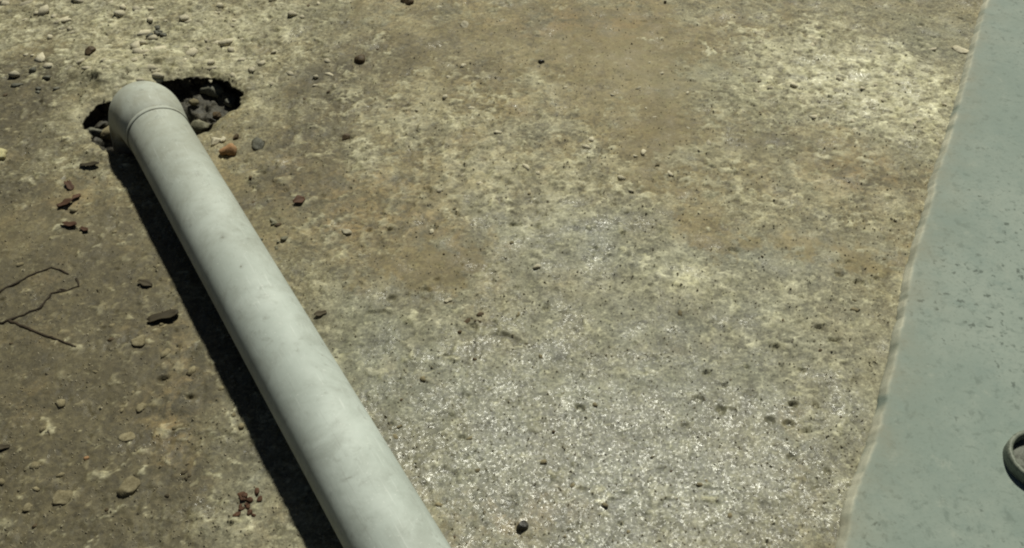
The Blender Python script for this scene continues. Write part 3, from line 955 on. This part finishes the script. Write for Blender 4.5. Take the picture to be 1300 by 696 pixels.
leaf(407, 400, 16, 8, 0.4, M_LEAF2, "small brown leaf scrap right of the pipe halfway down")
leaf(5, 570, 16, 8, 0.2, M_LEAF2, "dark leaf scrap at the left edge of the lower mud")


# twigs
def twig(pts, r0, label, forks=()):
    root = bpy.data.objects.new("twig", None)
    base = at(*pts[0])
    root.location = (base[0], base[1], 0)
    col.objects.link(root)
    tag(root, label, "twig")

    def stick(name, pp, r0, r1):
        P = []
        for a, b in zip(pp[:-1], pp[1:]):
            A, B = at(*a), at(*b)
            n = max(2, int(np.linalg.norm(B - A) / 0.006))
            for k in range(n):
                P.append(A + (B - A) * k / n)
        P.append(at(*pp[-1]))
        P = np.array(P)
        r = random.Random(len(P))
        zz = np.array([gz(p[0], p[1]) for p in P])
        k = np.ones(5) / 5
        zz = np.convolve(np.pad(zz, 2, mode='edge'), k, 'valid')
        P[:, 2] = zz
        P[:, :2] += np.array([[r.gauss(0, .0006), r.gauss(0, .0006)] for _ in P])
        vs, fs, n = [], [], 7
        for i, p in enumerate(P):
            t = P[min(i + 1, len(P) - 1)] - P[max(i - 1, 0)]
            t = t / np.linalg.norm(t)
            s = np.cross(t, [0, 0, 1.0]); s /= np.linalg.norm(s)
            up = np.cross(s, t)
            rr = (r0 + (r1 - r0) * i / (len(P) - 1)) * (1 + 0.25 * math.sin(i * 1.7) * math.sin(i * 0.61))
            for q in range(n):
                a = 2 * math.pi * q / n
                vs.append(tuple(p + np.array([0, 0, rr * 0.15]) + rr * (math.cos(a) * s + math.sin(a) * up) - np.array([base[0], base[1], 0])))
        for i in range(len(P) - 1):
            for q in range(n):
                a, b = i * n + q, i * n + (q + 1) % n
                fs.append((a, b, b + n, a + n))
        fs.append(tuple(range(n - 1, -1, -1)))
        m_ = (len(P) - 1) * n
        fs.append(tuple(range(m_, m_ + n)))
        obj(name, mesh_from(name, vs, fs), M_TWIG, root)

    stick("stem", pts, r0, r0 * 0.6)
    for fk in forks:
        stick("side_shoot", fk, r0 * 0.8, r0 * 0.4)


twig([(-30, 416), (4, 411), (32, 401), (52, 393), (66, 375), (85, 370), (101, 364), (97, 355)], 0.0024,
     "dark crooked twig ending in a hook on the mud at the left edge", [[(85, 370), (78, 368), (70, 374)]])
twig([(12, 408), (45, 423), (70, 432), (98, 443)], 0.0023, "straight dark twig slanting down from the crooked twig at the left edge")
twig([(-20, 382), (15, 364), (42, 350), (66, 342), (78, 345), (88, 350)], 0.0022, "thin twig arching above the crooked twig at the left edge")


# ------------------------------------------------------------------ stones set in the ground
variants = {}
for key, mat in (("pale", M_PALE), ("buff", M_BUFF), ("brown", M_BROWN), ("grey", M_GREY)):
    variants[key] = []
    for i in range(6):
        me = rock_mesh("stone_" + key, 500 + i * 17 + len(key), sub=1, flat=0.5, cuts=6, rough=0.15)
        me.materials.append(mat)
        variants[key].append(me)


def scatter(n, box, key, lo, hi, name="stone", sink=(0.4, 0.65)):
    for _ in range(n):
        u, v = rng.uniform(box[0], box[2]), rng.uniform(box[1], box[3])
        c = at(u, v)
        if float((c - WA) @ WN) < 0.02:
            continue
        s_, d_ = float((c - P0) @ PDIR), abs(float((c - P0) @ PN))
        if (d_ < 0.055 and s_ < S_BEND + 0.13) or gz(c[0], c[1]) < -0.012:
            continue
        r = px_size(u, v, rng.uniform(lo, hi)) / 2
        o = obj(name, rng.choice(variants[key]), None, ground)
        o.location = (c[0], c[1], gz(c[0], c[1]) + r * 0.5 * (1 - 2 * rng.uniform(*sink)))
        o.scale = (r * rng.uniform(.8, 1.4), r, r)
        o.rotation_euler = (rng.uniform(-.3, .3), rng.uniform(-.3, .3), rng.uniform(0, 6.28))


scatter(60, (0, 0, 300, 110), "pale", 8, 22)
scatter(25, (240, 0, 420, 110), "pale", 7, 16)
scatter(30, (940, 30, 1220, 170), "pale", 6, 16, sink=(0.6, 0.85))
scatter(40, (430, 80, 1000, 250), "pale", 5, 14, sink=(0.45, 0.7))
scatter(25, (0, 200, 420, 690), "buff", 7, 18)
scatter(25, (400, 240, 1130, 690), "buff", 6, 13)
scatter(14, (400, 200, 1130, 690), "brown", 4, 8)
scatter(10, (0, 180, 400, 690), "brown", 5, 9)
scatter(12, (0, 0, 1200, 200), "brown", 4, 9)

# loose sand and grit: uncountable
gv, gf = [], []
r = np.random.default_rng(5)
tet = np.array([(0.9, 0, -0.4), (-0.5, 0.8, -0.4), (-0.5, -0.8, -0.4), (0.1, 0.1, 0.7), (0.5, 0.6, 0.3)])
tf = [(0, 1, 2), (0, 4, 3), (0, 1, 4), (1, 3, 4), (1, 2, 3), (0, 3, 2)]
cnt = 0
while cnt < 9000:
    u, v = r.uniform(-20, 1250), r.uniform(-10, 710)
    c = at(u, v)
    if float((c - WA) @ WN) < 0.012:
        continue
    d_, s_ = abs(float((c - P0) @ PN)), float((c - P0) @ PDIR)
    if d_ < 0.035 and s_ < S_BEND + 0.11:
        continue
    z = gz(c[0], c[1])
    s = r.uniform(0.0007, 0.0021) * (1.5 if r.random() < 0.06 else 1)
    a = r.uniform(0, 6.28)
    R = np.array([[math.cos(a), -math.sin(a), 0], [math.sin(a), math.cos(a), 0], [0, 0, 1]])
    p = (tet * r.uniform(0.7, 1.3, (5, 3)) * s) @ R.T + np.array([c[0], c[1], z + s * 0.25])
    o = len(gv)
    gv += p.tolist()
    gf += [tuple(k + o for k in t) for t in tf]
    cnt += 1
grit = obj("grit", mesh_from("grit", gv, gf, False), stone_material("sand_grit", (0.16, 0.135, 0.085), (0.42, 0.38, 0.27), 0.45, scale=160, wet=0.5),
           ground, kind="stuff")
